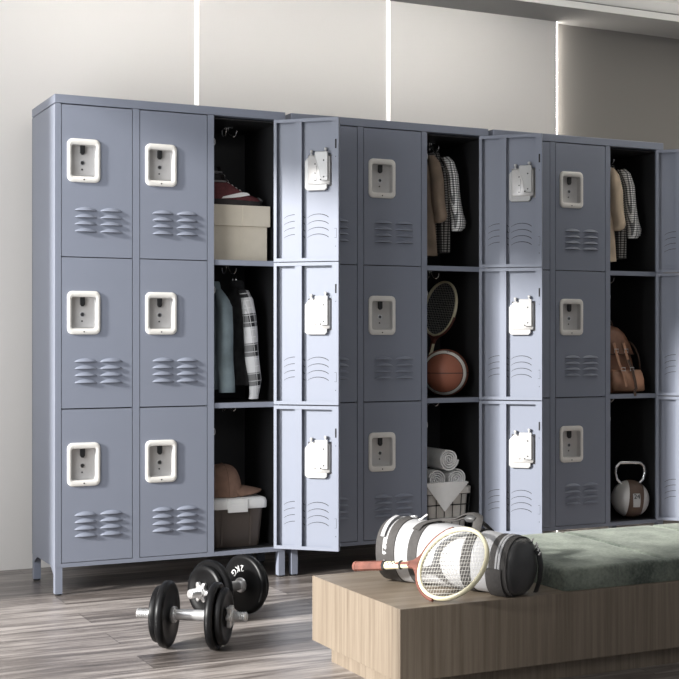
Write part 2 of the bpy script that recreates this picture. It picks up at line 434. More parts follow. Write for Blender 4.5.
DW = .2605
def louvre_pos(w, flip=False):
    """louvre left and right ends measured from the free (handle) edge"""
    return [(.0455, .1300), (.1400, .2255)]
def build_door(root, h, inside):
    """door in its own frame: hinge at x=0, free edge at x=-DW, outer face y=0, inner side y=DT"""
    s = MB(); w = DW
    fx = lambda d: -w + d
    hx0, hx1 = fx(.0285), fx(.1275); hz1 = h - .1385; hz0 = hz1 - .121
    e = .0015
    s.box(-w, hx0, 0, e, 0, h); s.box(hx1, 0, 0, e, 0, h); s.box(hx0, hx1, 0, e, 0, hz0); s.box(hx0, hx1, 0, e, hz1, h)
    s.box(-w, -w+e, e, DT, 0, h); s.box(-e, 0, e, DT, 0, h); s.box(-w+e, -e, e, DT, 0, e); s.box(-w+e, -e, e, DT, h-e, h)
    # return flanges on the inner side
    s.box(-w+e, -w+.0265, DT-e, DT, e, h-e); s.box(-.0115, -e, DT-e, DT, e, h-e); s.box(-w+.0265, -.0115, DT-e, DT, e, .013); s.box(-w+.0265, -.0115, DT-e, DT, h-.013, h-e)
    s.box(-w+.0250, -w+.0265, .012, DT-e, .013, h-.013)
    # stiffening channel
    s.box(-.1125, -.0850, .0185, .020, .013, h-.013); s.box(-.1125, -.1110, e, .0185, .013, h-.013); s.box(-.0865, -.0850, e, .0185, .013, h-.013)
    # louvres
    for a, c in louvre_pos(w):
        for zb in (.167, .1416, .1162, .0908):
            x0, x1 = fx(a), fx(c); n = 14; k = 5; hh = .0135; pr = .0110
            rows = []
            for i in range(n+1):
                u = i/n; sh = max(0, 1-(2*u-1)**2)
                rows.append([(x0+(x1-x0)*u, -pr*(sh**.6)*(1-(j/k)**2), zb + hh*sh**.75*(j/k)) for j in range(k+1)])
            vs = [p for r in rows for p in r]
            s.add(vs, [(i*(k+1)+j, (i+1)*(k+1)+j, (i+1)*(k+1)+j+1, i*(k+1)+j+1) for i in range(n) for j in range(k)])
            # open underside
            vs = []
            for i in range(n+1):
                u = i/n; sh = max(0, 1-(2*u-1)**2); vs += [(x0+(x1-x0)*u, -pr*(sh**.6), zb), (x0+(x1-x0)*u, -.0002, zb-.0012*sh)]
            s.add(vs, [(2*i, 2*i+2, 2*i+3, 2*i+1) for i in range(n)], 1)
            if inside:   # the arched slot as it reads on the back of the sheet
                vs = []
                for i in range(n+1):
                    u = i/n; sh = max(0, 1-(2*u-1)**2); zz = zb + .0135*sh**.8
                    vs += [(x0+(x1-x0)*u, e+.0006, zz), (x0+(x1-x0)*u, e+.0006, zz+.0012+.0018*(1-u))]
                s.add(vs, [(2*i, 2*i+2, 2*i+3, 2*i+1) for i in range(n)], 1)
    if inside:      # latch slot, pin holes and the embossed catch on the free flange
        y = DT+.0004
        s.box(-w+.0075, -w+.0135, DT-.0005, y, h-.119, h-.084, 1)
        for z in (h-.150, .056): s.box(-w+.0095, -w+.0125, DT-.0005, y, z-.0015, z+.0015, 1)
        for x0, x1, z0, z1 in ((.0075, .0083, .088, .124), (.0075, .016, .123, .124), (.0075, .016, .088, .089)): s.box(-w+x0, -w+x1, DT-.0005, y, z0, z1, 1)
    d = s.build('door', [M['blue'], M['slit']], root, smooth=45)
    # recessed handle cup
    g = MB(); cx = fx(.0800); cz = (hz0+hz1)/2; n = 5
    def ring(w_, h_, r, y): return [(cx+p[0], y, cz+p[1]) for p in rrect(w_, h_, r, n)]
    rings = [ring(.1205, .157, .020, -.0002), ring(.1205, .157, .020, -.0045), ring(.1175, .154, .019, -.0062), ring(.096, .118, .010, -.0062), ring(.0925, .1145, .009, -.0045), ring(.088, .110, .008, .016), ring(.086, .108, .007, .0168)]
    g.loft(rings, cap0=False, cap1=True, mis=[0, 0, 0, 0, 1, 1, 1])
    hp = g.build('handle_plate', [M['cream_metal'], M['cup_metal']], d, smooth=50)
    q = MB()
    q.prism([(cx-.010, hz1-.004), (cx+.007, hz1-.004), (cx+.007, hz1-.030), (cx+.002, hz1-.037), (cx-.005, hz1-.037), (cx-.010, hz1-.030)], lambda p: (p[0], .006, p[1]), lambda p: (p[0], .0166, p[1]))
    q.build('latch', M['rubber'], hp, smooth=0, bevel=.001)
    q = MB(); q.lathe([(0, .0085), (.003, .0085), (.003, .0062), (.001, .0060)], (cx-.001, .0166, cz-.006), (0, -1, 0), 20, mis=[0, 0, 0, 1])
    q.lathe([(0, .003), (.002, .003)], (cx-.002, .0166, cz-.030), (0, -1, 0), 10, 1); q.lathe([(0, .0028), (.001, .0026)], (cx, -.0060, cz-.0685), (0, -1, 0), 10, 1)
    [i.build('lock_hole', [M['chrome'], M['dark_print']], hp) for i in islands(q)]
    if inside:
        x0, x1 = fx(.0420), fx(.1370); z0 = h-.2760; z1 = h-.1290
        L = MB()
        body = [(x1, z0+.010), (x1-.010, z0), (x0+.014, z0), (x0+.006, z0+.008), (x0+.006, z1-.012), (x0+.050, z1-.012), (x1-.008, z1-.024), (x1, z1-.034)]
        L.prism(body, lambda p: (p[0], DT-.006, p[1]), lambda p: (p[0], e, p[1]))
        plate = [(x0, z0+.036), (x0+.026, z0+.036), (x0+.026, z0+.046), (x0+.034, z0+.052), (x0+.034, z0+.075), (x0+.052, z1-.018), (x0+.052, z1), (x0, z1)]
        L.prism(plate, lambda p: (p[0], DT+.004, p[1]), lambda p: (p[0], DT-.006, p[1]))
        lb = L.build('lock_box', M['white_metal'], d, smooth=0, bevel=.0025)
        P = MB()
        for px, zt in ((x1-.026, z1-.006), (x0+.012, z1+.002)):
            P.lathe([(0, .0035), (.012, .0035), (.013, .0062), (.020, .0062), (.022, .004)], (px, .012, zt-.008), (0, 0, 1), 12)
        P.tube([(x1-.010, .014, z1-.030), (x1-.020, .014, z1-.016), (x1-.034, .014, z1-.012)], .003, 8)
        [i.build('locking_pin', M['white_metal'], d) for i in islands(P)]
        S = MB()
        for px, pz in ((x0+.016, z1-.034), (x0+.016, z0+.050), (x0+.028, z0+.040), (x1-.042, z1-.046), (x1-.042, z0+.038), (x1-.042, z0+.066)):
            S.lathe([(0, .0032), (.0012, .0026)], (px, DT-.006 if px > x0+.04 else DT+.004, pz), (0, 1, 0), 10)
        arc = [(x1-.047+.004*math.cos(a)-.0*a, DT-.0056, z0+.064+.030*math.sin(a)) for a in [R_(-80+16*i) for i in range(11)]]
        S.tube([(p[0]-.006*(1-((i-5)/5)**2), p[1], p[2]) for i, p in enumerate(arc)], .0009, 6)
        [i.build('screw', M['dark_print'], d) for i in islands(S)]
    return d

LOCK = [0, .9244, 1.8471]
locker = build_locker()
OPEN_A = R_(137.2)
for ci, (x0, x1) in enumerate(COLX):
    for ti, (zb, h) in enumerate(TIER):
        op = ci == 2
        if ci == 1:      # a copy of the matching door of the first column
            src = [o for o in kids(locker) if o.name.startswith('door')][ti]
            d = copy_tree(src, locker)
        else: d = build_door(locker, h, op)
        d.location = (x1, 0, zb) if not op else (.8560, -.004, zb - .001)
        if op: d.rotation_euler = (0, 0, OPEN_A)
tag(locker, 'slate-blue steel locker holding a beige shoebox, flannel shirt and brown cap in its open column', 'locker', 'row of three steel lockers')
for x, lab in ((LOCK[1], 'slate-blue steel locker with a basketball and rolled white towels in its open column'),
               (LOCK[2], 'slate-blue steel locker with a leather backpack and kettlebell in its open column')):
    c = copy_tree(locker); c.location = (x, 0, 0); c['label'] = lab

# ------------------------------------------------------------------ things
class T:
    """a thing: an Empty at its base; its parts are modelled in place and parented to it"""
    def __init__(s, name, loc, label, cat, group=None):
        s.r = empty(name, loc); tag(s.r, label, cat, group); s.inv = Matrix.Translation(-Vector(loc))
    def part(s, mb, name, mats, parent=None, **kw):
        o = mb.build(name, mats, parent or s.r, **kw); o.matrix_parent_inverse = s.inv if parent is None else Matrix(); return o

# ---- bench and cushion
BX0, BX1, BY0, BY1, BZ0, BZ1 = .440, 2.45, -1.782, -1.252, .056, .241
t = T('bench', (BX0, BY0, 0), 'low oak veneer bench on a recessed plinth in front of the lockers', 'bench')
b = MB(); b.box(BX0, BX1, BY0, BY1, BZ0, BZ1-.0005); t.part(b, 'box', M['oak_v'], smooth=0, bevel=.0012)
b = MB(); b.box(BX0+.001, BX1-.001, BY0+.001, BY1-.001, BZ1-.0006, BZ1); t.part(b, 'top', M['oak_h'], smooth=0)
b = MB(); b.box(BX0+.04, BX1-.04, BY0+.045, BY1-.045, 0, BZ0); t.part(b, 'plinth', M['oak_v'], smooth=0)

def cushion():
    x0, x1, y0, y1 = .950, 2.42, -1.768, -1.258; zb = BZ1+.0005
    seams = [1.299, 1.650, 2.0]
    xs = []; n = 110
    for i in range(n+1): xs.append(x0 + (x1-x0)*i/n)
    for sx in seams: xs += [sx-.006, sx-.003, sx, sx+.003, sx+.006]
    for k in (.001, .003, .006, .011, .018): xs += [x0+k, x1-k]
    xs = sorted(set(round(x, 5) for x in xs))
    def prof(x):
        seam = min([abs(x-s_) for s_ in seams]); g = max(0, 1-seam/.008)
        e = min(x-x0, x1-x); rc = .020
        q = 1 if e > rc else math.sqrt(max(0, 1-(1-e/rc)**2))
        ins = .004*g; top = .058 + .004*q - (1-q)*.010 - .006*g
        pts = []
        # front face up, rounded, crowned top, down the back
        yy0, yy1 = y0+ins+(1-q)*.010, y1-ins-(1-q)*.010
        pts.append((yy0, zb))
        for zz in (.2, .5, .8): pts.append((yy0-.002*math.sin(PI*zz), zb+(top-.012)*zz))
        for a in range(6): th = PI/2*a/5; pts.append((yy0+.012-.012*math.cos(th), zb+top-.012+.012*math.sin(th)))
        for a in range(1, 20): u = a/20; pts.append((yy0+.012+(yy1-yy0-.024)*u, zb+top+.013*math.sin(PI*min(1, u*.5+.18*u))*(1-.18*g)*u**.5))
        zt = pts[-1][1]
        for a in range(6): th = PI/2*a/5; pts.append((yy1-.012+.012*math.sin(th), zt-.012+.012*math.cos(th)))
        pts.append((yy1, zb))
        return [(x, p[0], p[1]) for p in pts]
    m = MB(); m.loft([prof(x) for x in xs]); return m
t = cushion().build('bench_cushion', M['velvet'], smooth=60); tag(t, 'sage green velvet cushion lying along the wooden bench', 'cushion')

# ---- duffel bag
PL, PR = Vector((.6260, -1.4020, .3315)), Vector((.8140, -1.7700, .3190)); RL, RR = .0900, .0770
A = (PR-PL).normalized(); S_ = A.cross(Vector((0,0,1))).normalized(); S_ = -S_ if S_.x > 0 else S_   # S_ points to the bag's front side
U_ = S_.cross(A).normalized(); U_ = U_ if U_.z > 0 else -U_
BL = (PR-PL).length
def bring(tt, k=1.0, n=40, e=2.25, dr=0):
    c = PL + (PR-PL)*tt; r = (RL+(RR-RL)*tt)*k + dr; out = []
    for j in range(n):
        a = 2*PI*j/n; ca, sa = math.cos(a), math.sin(a)
        x = r*math.copysign(abs(ca)**(2/e), ca); z = r*math.copysign(abs(sa)**(2/e), sa)
        sag = 1 + .018*math.sin(3*a+tt*5) + .012*math.sin(tt*19)*math.sin(a)
        p = c + S_*x*sag + U_*z*sag
        p.z = max(p.z, BZ1+.0006 - (dr*0))
        out.append(p)
    return out
t = T('duffel_bag', ((PL.x+PR.x)/2, (PL.y+PR.y)/2, BZ1), 'white canvas duffel bag with charcoal straps lying on the wooden bench', 'bag')
m = MB(); m.loft([bring(.055+.895*i/40) for i in range(41)]); t.part(m, 'body', M['bag_white'], smooth=60)
def capend(t0, t1, depth):
    R = [bring(t0), bring(t0+(t1-t0)*.6)]
    for i in range(1, 9):
        q = i/8; R.append(bring(t1 + depth*math.sin(q*PI/2)*.9, math.cos(q*PI/2*.93)*.97+.02))
    return R
m = MB(); m.loft(capend(.10, .005, -.045)); t.part(m, 'end_panel', M['webbing'], smooth=60)
m = MB(); m.loft(capend(.90, .985, .075)); rend = t.part(m, 'end_panel', M['bag_dark'], smooth=60)
def band(t0, t1, dr, name, mt, part=None):
    m = MB(); k = 6; m.loft([bring(t0, dr=0)] + [bring(t0+(t1-t0)*i/k, dr=dr) for i in range(k+1)] + [bring(t1, dr=0)], cap0=False, cap1=False)
    return t.part(m, name, mt, smooth=60)
for a, c in ((.255, .325), (.655, .725)): band(a, c, .0022, 'strap', M['webbing'])
for a, c in ((.090, .150), (.860, .905), (.945, .985)): band(a, c, .0024, 'trim_band', M['webbing'])
for a, c in ((.908, .921), (.927, .943)): band(a, c, .0052, 'piping', M['bag_white'])
def arcpart(t0, t1, a0, a1, dr, name, mt):
    m = MB(); n = 16; rings = []
    for tt in (t0, t1):
        full = bring(tt, dr=dr, n=120); rings.append([full[int((a0+(a1-a0)*i/n)/360*120) % 120] for i in range(n+1)])
    inner = [[p - (p-(PL+(PR-PL)*tt)).normalized()*.004 for p in r] for r, tt in zip(rings, (t0, t1))]
    k = n+1
    vs = [p for r in rings + inner for p in r]; fs = []
    for i in range(n):
        fs += [(i, i+1, k+i+1, k+i), (2*k+i, 3*k+i, 3*k+i+1, 2*k+i+1), (i, 2*k+i, 2*k+i+1, i+1), (k+i, k+i+1, 3*k+i+1, 3*k+i)]
    fs += [(0, k, 3*k, 2*k), (n, 2*k+n, 3*k+n, k+n)]
    m.add(vs, fs); return t.part(m, name, mt, smooth=50)
arcpart(.040, .068, 24, 82, .0075, 'piping', M['bag_white'])
arcpart(.835, .965, 200, 262+60-8, .0042, 'corner_patch', M['webbing']) if False else arcpart(.845, .955, -62, 2, .0072, 'corner_patch', M['webbing'])
# two webbing handles meeting in a wrapped grip
def on(tt, ang, dr=0):
    c = PL + (PR-PL)*tt; r = RL+(RR-RL)*tt+dr; a = R_(ang); return c + S_*r*math.cos(a) + U_*r*math.sin(a)
for ang, lift, sd in ((72, .022, 1), (112, .012, -1)):
    m = MB(); path = [on(.27, ang-22*sd, .004), on(.28, ang-8*sd, .005), on(.31, ang+4*sd, .006), on(.40, 90, .007+lift*.3), on(.50, 90, .010+lift*.5), on(.58, 90, .016+lift), on(.66, 90, .016+lift), on(.69, ang, .010), on(.70, ang-22*sd, .004)]
    P = []
    for i in range(len(path)-1):
        p0, p1, p2, p3 = path[max(0, i-1)], path[i], path[i+1], path[min(len(path)-1, i+2)]
        for k in range(6):
            q = k/6; P.append(.5*((2*p1)+(p2-p0)*q+(2*p0-5*p1+4*p2-p3)*q*q+(3*p1-p0-3*p2+p3)*q**3))
    m.tube(P, .0135, 10, flat=(tuple(U_), .24)); t.part(m, 'handle', M['webbing'], smooth=50)
m = MB(); m.tube([on(.585, 90, .024), on(.60, 90, .028), on(.64, 90, .029), on(.655, 90, .027)], [.018, .021, .021, .018], 14, flat=(tuple(U_), .55)); t.part(m, 'grip_wrap', M['bag_dark'])
# zip pull at the far end, clip hardware and pull tab at the near end
m = MB(); c = on(.17, 84, .009); m.tube([c + A*.011*math.cos(2*PI*i/16) + S_*.007*math.sin(2*PI*i/16) for i in range(16)], .0022, 8, closed=True); t.part(m, 'zip_ring', M['chrome'])
m = MB(); m.tube([on(.225, 80, .004), on(.25, 80, .009), on(.27, 80, .016), on(.29, 82, .022)], .0024, 8); t.part(m, 'zip_pull', M['white_plastic'])
def endpt(u, v, out=0): return PR + A*(BL*.035 + out) + S_*u + U_*v
m = MB(); pts = [endpt(.030, .072, -.012), endpt(.026, .062, .001), endpt(.020, .052, .006), endpt(.008, .046, .010), endpt(-.002, .038, .013), endpt(.004, .028, .014)]
pts = [endpt(-.030, .066, -.006), endpt(-.034, .056, .003), endpt(-.040, .050, .004), endpt(-.044, .040, .006), endpt(-.042, .030, .010)]
for p in pts: m.tube([p + A*.002, p + A*.004 + U_*.006, p + A*.003 + S_*.006, p + A*.002 - U_*.004], .0022, 8, closed=True)
[t.part(i, 'chain_link', M['chrome']) for i in islands(m)]
m = MB(); P = [endpt(-.040, .044, .002), endpt(-.044, .030, .010), endpt(-.048, .0, .014), endpt(-.050, -.04, .010), endpt(-.050, -.072, .0)]
m.tube(P, .0125, 10, flat=(tuple(A), .3)); t.part(m, 'pull_tab', M['rubber'])

# ---- tennis rackets
def racket(C, ax, w, L, hl, hw, label, group=None, k=1.0):
    C, ax, w = Vector(C), Vector(ax).normalized(), Vector(w).normalized(); w = (w - ax*w.dot(ax)).normalized(); nn = ax.cross(w)
    B = C - ax*L; t = T('tennis_racket', tuple(B), label, 'racket')
    P = lambda a, c, h=0: C + ax*a + w*c + nn*h
    m = MB(); n = 64; rings = []
    for i in range(n):
        a = 2*PI*i/n; o = P(hl*math.cos(a), hw*math.sin(a)); d = (ax*math.cos(a)/hl + w*math.sin(a)/hw).normalized()
        rings.append([o + d*.0062*k*math.cos(q) + nn*.0085*k*math.sin(q) for q in [2*PI*j/10 for j in range(10)]])
    m.loft(rings, closed=True); t.part(m, 'head_frame', M['racket_cream'], smooth=60)
    m = MB(); il, iw = hl-.004, hw-.004
    for i in range(-8, 9):
        c = iw*i/9; q = il*math.sqrt(1-(c/iw)**2); m.tube([P(-q, c, .0006), P(q, c, .0006)], .00045, 5)
    for i in range(-10, 11):
        a = il*i/11; q = iw*math.sqrt(1-(a/il)**2); m.tube([P(a, -q, -.0006), P(a, q, -.0006)], .00045, 5)
    t.part(m, 'strings', M['string'], smooth=60)
    # outer strips running down the shoulders of the head into the throat
    for sg in (1, -1):
        m = MB(); path = []
        for i in range(15):
            a = PI - sg*R_(74)*(1-i/14); path.append(P((hl+.0085*k)*math.cos(a), (hw+.0085*k)*math.sin(a)))
        path = [p for p in path[:-3]] + [P(-hl-.020*k, sg*.010*k), P(-hl-.040*k, sg*.006*k)]
        m.tube(path, .0058*k, 8); t.part(m, 'throat_strip', M['racket_red'], smooth=60)
    m = MB(); h = .0075*k
    poly = [(-hl-.044*k, .0085*k), (-hl-.026*k, .012*k), (-hl-.010*k, .026*k), (-hl+.001, .034*k), (-hl-.004, .012*k), (-hl-.0055, 0), (-hl-.004, -.012*k), (-hl+.001, -.034*k), (-hl-.010*k, -.026*k), (-hl-.026*k, -.012*k), (-hl-.044*k, -.0085*k)]
    m.prism(poly, lambda p: P(p[0], p[1], -h), lambda p: P(p[0], p[1], h)); t.part(m, 'throat', M['racket_red'], smooth=0, bevel=.0012)
    gl = min(.17*k, (L-hl)*.42); s0, s1 = -hl-.042*k, -L+gl
    m = MB(); rings = []
    for i in range(9):
        a = s0 + (s1-s0)*i/8; ww = .0105*k + .002*k*(i/8); hh = .0085*k + .0015*k*(i/8)
        rings.append([P(a, ww*math.cos(q), hh*math.sin(q)) for q in [2*PI*(j+.5)/8 for j in range(8)]])
    m.loft(rings); sh = t.part(m, 'shaft', M['racket_cream'], smooth=20)
    m = MB(); tip = s0-.030*k
    for sg in (1, -1):
        z = sg*.0094*k; m.add([P(s0+.004, .0055*k, z), P(s0+.004, -.0055*k, z), P(tip-.012*k, -.0035*k, z), P(tip-.018*k, 0, z), P(tip-.012*k, .0035*k, z)], [(0, 1, 2, 3, 4)])
    [t.part(i, 'arrow_inlay', M['grip'], parent=sh, smooth=0) for i in islands(m)]
    m = MB()
    for a0, a1, q in ((s1-.002, s1+.008*k, 1.22), (s1+.062*k, s1+.068*k, 1.16)):
        m.loft([[P(a, .0122*k*q*math.cos(x), .0100*k*q*math.sin(x)) for x in [2*PI*(j+.5)/8 for j in range(8)]] for a in (a0, a1)])
    if L < .34:
        [t.part(i, 'band', M['rubber'], parent=sh, smooth=0) for i in islands(m)]
        m = MB()
        for sg in (1, -1):
            for (u, v) in ((.020, .003), (.026, -.003), (.032, .004), (.038, -.001), (.044, .003)):
                m.tube([P(s1+u*k, v*k-.002, sg*.0105*k), P(s1+u*k+.003, v*k+.002, sg*.0105*k)], .0009, 5)
        [t.part(i, 'badge_mark', M['dark_print'], parent=sh, smooth=0) for i in islands(m)]
    m = MB(); rings = []; n = 26
    for i in range(n+1):
        a = s1 + (-L-s1)*i/n; wv = 1 + .05*(i % 3 == 0); ww = .0145*k*wv; hh = .0125*k*wv
        rings.append([P(a, ww*math.cos(q), hh*math.sin(q)) for q in [2*PI*(j+.5)/8 for j in range(8)]])
    m.loft(rings); t.part(m, 'grip', M['grip'], smooth=30)
    m = MB(); m.loft([[P(a, .0155*k*q*math.cos(x), .0135*k*q*math.sin(x)) for x in [2*PI*(j+.5)/8 for j in range(8)]] for a, q in ((-L, 1), (-L-.006*k, 1.06), (-L-.010*k, .9))]); t.part(m, 'butt_cap', M['grip'], smooth=30)
    return t
racket((.6269, -1.7256, .3345), (.435, -.8913, .1275), (.504, .358, .786), .3176, .1015, .1035, 'cream and red-brown tennis racket leaning against the duffel bag on the bench', k=.92)
racket((1.728, .238, 1.053), (.215, -.02, .975), (.17, -.98, -.06), .368, .118, .103, 'tennis racket standing behind the basketball on the locker shelf', k=.9)

# ---- dumbbells
def dumbbell(loc, rz, label, text=None):
    r = empty('dumbbell', loc, rz); tag(r, label, 'dumbbell', 'pair of dumbbells'); zc = .100
    X = (1, 0, 0); o = (0, 0, zc)
    m = MB(); m.lathe([(-.052, .0162), (.052, .0162)], o, X, 28); m.build('handle', M['steel'], r)
    for sg in (1, -1):
        ax = (sg, 0, 0)
        m = MB(); m.lathe([(.047, .0165), (.048, .0235), (.051, .0245), (.0535, .0205), (.056, .0245), (.060, .0235), (.061, .017)], o, ax, 24); m.build('collar', M['steel'], r)
        m = MB(); m.lathe([(.0612, .016), (.0612, .030), (.0635, .034), (.0635, .080), (.0625, .085), (.0635, .094), (.068, .0985), (.076, .0995), (.084, .098), (.0875, .094), (.0875, .02)], o, ax, 48); pl = m.build('weight_plate', M['black_plate'], r)
        m = MB(); m.lathe([(.0880, .016), (.0880, .076), (.092, .0835), (.098, .0845), (.106, .083), (.110, .078), (.111, .066), (.107, .060), (.107, .032), (.111, .028), (.111, .014)], o, ax, 48); m.build('weight_plate', M['black_plate'], r)
        m = MB(); poly = []
        for i in range(96):
            a = 2*PI*i/96; rr = .0285 + .0065*math.copysign(abs(math.cos(6*a))**.7, math.cos(6*a)); poly.append((rr*math.cos(a), rr*math.sin(a)))
        m.loft([[(sg*x, p[0]*q, zc+p[1]*q) for p in poly] for x, q in ((.1116, .9), (.1135, 1), (.1235, 1), (.1255, .9))])
        m.lathe([(.125, .020), (.130, .0195), (.131, .014)], o, ax, 24)
        m.build('star_collar', M['steel'], r, smooth=30)
        m = MB(); prof = [(.112, .0118)]; x = .129
        while x < .164: prof += [(x, .0108), (x+.0028, .0154)]; x += .0056
        prof += [(.168, .0135), (.170, .010)]
        m.lathe(prof, o, ax, 20); m.build('threaded_end', M['steel'], r, smooth=20)
        if text and sg == 1:
            for ch, ang in zip(text, (-24, 0, 24)):
                # letters set round the hub on the plate's inner face, turned with the plate
                Mx = Matrix.Translation((.0628, 0, zc)) @ Matrix(((0, 0, -1, 0), (-1, 0, 0, 0), (0, 1, 0, 0), (0, 0, 0, 1))) @ Matrix.Rotation(R_(ang-155), 4, 'Z') @ Matrix.Translation((0, -.052 if False else .0, 0))
                Mx = Mx @ Matrix.Translation((0, -.055, 0)) @ Matrix.Rotation(PI*0, 4, 'Z')
                text_mesh(ch, .030, .0006, M['white_print'], 'lettering', pl, Mx)
    return r
dumbbell((.1725, -.975, 0), math.atan2(-.583, .8125), 'black dumbbell with plain plates, standing in front of the other dumbbell')
dumbbell((.430, -.608, 0), math.atan2(.364, .932), 'black dumbbell with white weight lettering, standing close to the locker legs', text='2KG')

# ---- first locker: shoebox, sneakers, shirts, bin, cap
t = T('shoebox', (.737, .19, 1.222), 'beige cardboard shoebox on the top shelf, under the sneakers', 'box')
m = MB(); m.box(.627, .8495, .068, .318, 1.2225, 1.362); m.box(.7385, .8497, .0673, .069, 1.2225, 1.3575); t.part(m, 'base', M['kraft'], smooth=0, bevel=.001)
m = MB(); m.box(.6205, .8600, .060, .326, 1.358, 1.4385); m.box(.7435, .8602, .0592, .061, 1.3582, 1.4383); t.part(m, 'lid', M['kraft'], smooth=0, bevel=.0015)

def sneaker(name, Mw, label, main, accent, high=0):
    """local: heel at x=0, toe at x=.25, sole on z=0"""
    r = empty(name); r.matrix_world = Mw; tag(r, label, 'shoe', 'sneakers on the shoebox')
    def sec(u): # outline half width
        return .030 + .012*math.sin(min(1, u*1.25)*PI*.9) + (.006 if .55 < u < .9 else 0)*math.sin((u-.55)/.35*PI)
    n = 22; m = MB(); rings = []
    for i in range(n+1):
        u = i/n; x = .25*u; e = math.sqrt(max(.02, 1-abs(2*u-1)**6)); w_ = (sec(u)+.003)*e; zt = .026 - .006*u + (.010*(u-.85)/.15 if u > .85 else 0); zb = .012*((u-.8)/.2)**2 if u > .8 else 0
        rings.append([(x, -w_, zb), (x, w_, zb), (x, w_, zt), (x, -w_, zt)])
    m.loft(rings); m.build('sole', M['dark_suede'], r, smooth=50, bevel=.003)
    m = MB(); rings = []
    for i in range(n+1):
        u = i/n; x = .004 + .241*u; e = math.sqrt(max(.02, 1-abs(2*u-1)**5)); w_ = sec(u)*e
        top = (.102+high) if u < .30 else (.102+high) - (.050+high)*min(1, (u-.30)/.38) if u < .68 else .052 - .022*((u-.68)/.32)**1.6
        top = top if u > .12 else top + .010*(1-u/.12)
        rings.append([(x, w_*math.copysign(abs(math.cos(a))**.8, math.cos(a)), .014 + (top-.014)*max(0, math.sin(a))**.62) for a in [PI*j/12 for j in range(13)]] )
    m.loft(rings); up = m.build('upper', main, r, smooth=60)
    m = MB()
    for sg in (1, -1):
        m.loft([[(x, sg*(sec(x/.25)*math.sqrt(max(.1, 1-abs(2*x/.25-1)**5))*c_+.0025), z) for (x, z, c_) in pts] for pts in ([(.040, .026, .99), (.046, .034, .98)], [(.085, .030, .99), (.092, .046, .95)], [(.125, .036, .97), (.130, .056, .90)], [(.158, .043, .93), (.160, .057, .80)], [(.172, .046, .88), (.173, .050, .84)])], cap0=False, cap1=False)
    [i.build('side_stripe', accent, r, smooth=40) for i in islands(m)]
    m = MB(); m.loft([[(.235, -.018, .028), (.235, .018, .028), (.225, .022, .042), (.225, -.022, .042)], [(.252, -.012, .022), (.252, .012, .022), (.249, .012, .034), (.249, -.012, .034)]]); m.build('toe_cap', M['grey_suede'], r, smooth=50, bevel=.003)
    m = MB(); m.loft([sring(.042, 0, .100+high+dz, a, c, e=2, n=18) for dz, a, c in ((-.004, .036, .026), (.004, .037, .027), (.004, .028, .018), (-.012, .026, .016))], cap0=False); m.build('ankle_collar', M['grey_suede'], r, smooth=50)
    m = MB(); m.loft([[(.070, -.014, .098+high), (.070, .014, .098+high), (.074, .014, .098+high), (.074, -.014, .098+high)], [(.058, -.017, .130+high), (.058, .017, .130+high), (.062, .017, .131+high), (.062, -.017, .131+high)]]); m.build('tongue', M['dark_suede'], r, smooth=0, bevel=.002)
    m = MB()
    for k in range(5):
        u = .34 + .075*k; x = .25*u; top = (.102+high) - (.050+high)*min(1, (u-.30)/.38)
        m.tube([(x, -.018, top-.006), (x+.004, 0, top+.003), (x+.008, .018, top-.006)], .0028, 6)
    m.build('laces', M['white_rubber'], r)
    return r
sneaker('sneaker', Matrix.Translation((.622, .098, 1.4387)) @ Matrix.Rotation(R_(6), 4, 'Z') @ Matrix.Scale(.91, 4), 'maroon sneaker with white side stripe, lying along the front of the shoebox lid', M['maroon'], M['white_rubber'])
sneaker('sneaker', Matrix.Translation((.652, .195, 1.4387)) @ Matrix.Rotation(R_(10), 4, 'Z') @ Matrix.Scale(.80, 4), 'dark high-top sneaker with grey collar, behind the maroon sneaker on the shoebox', M['dark_suede'], M['grey_suede'], .075)

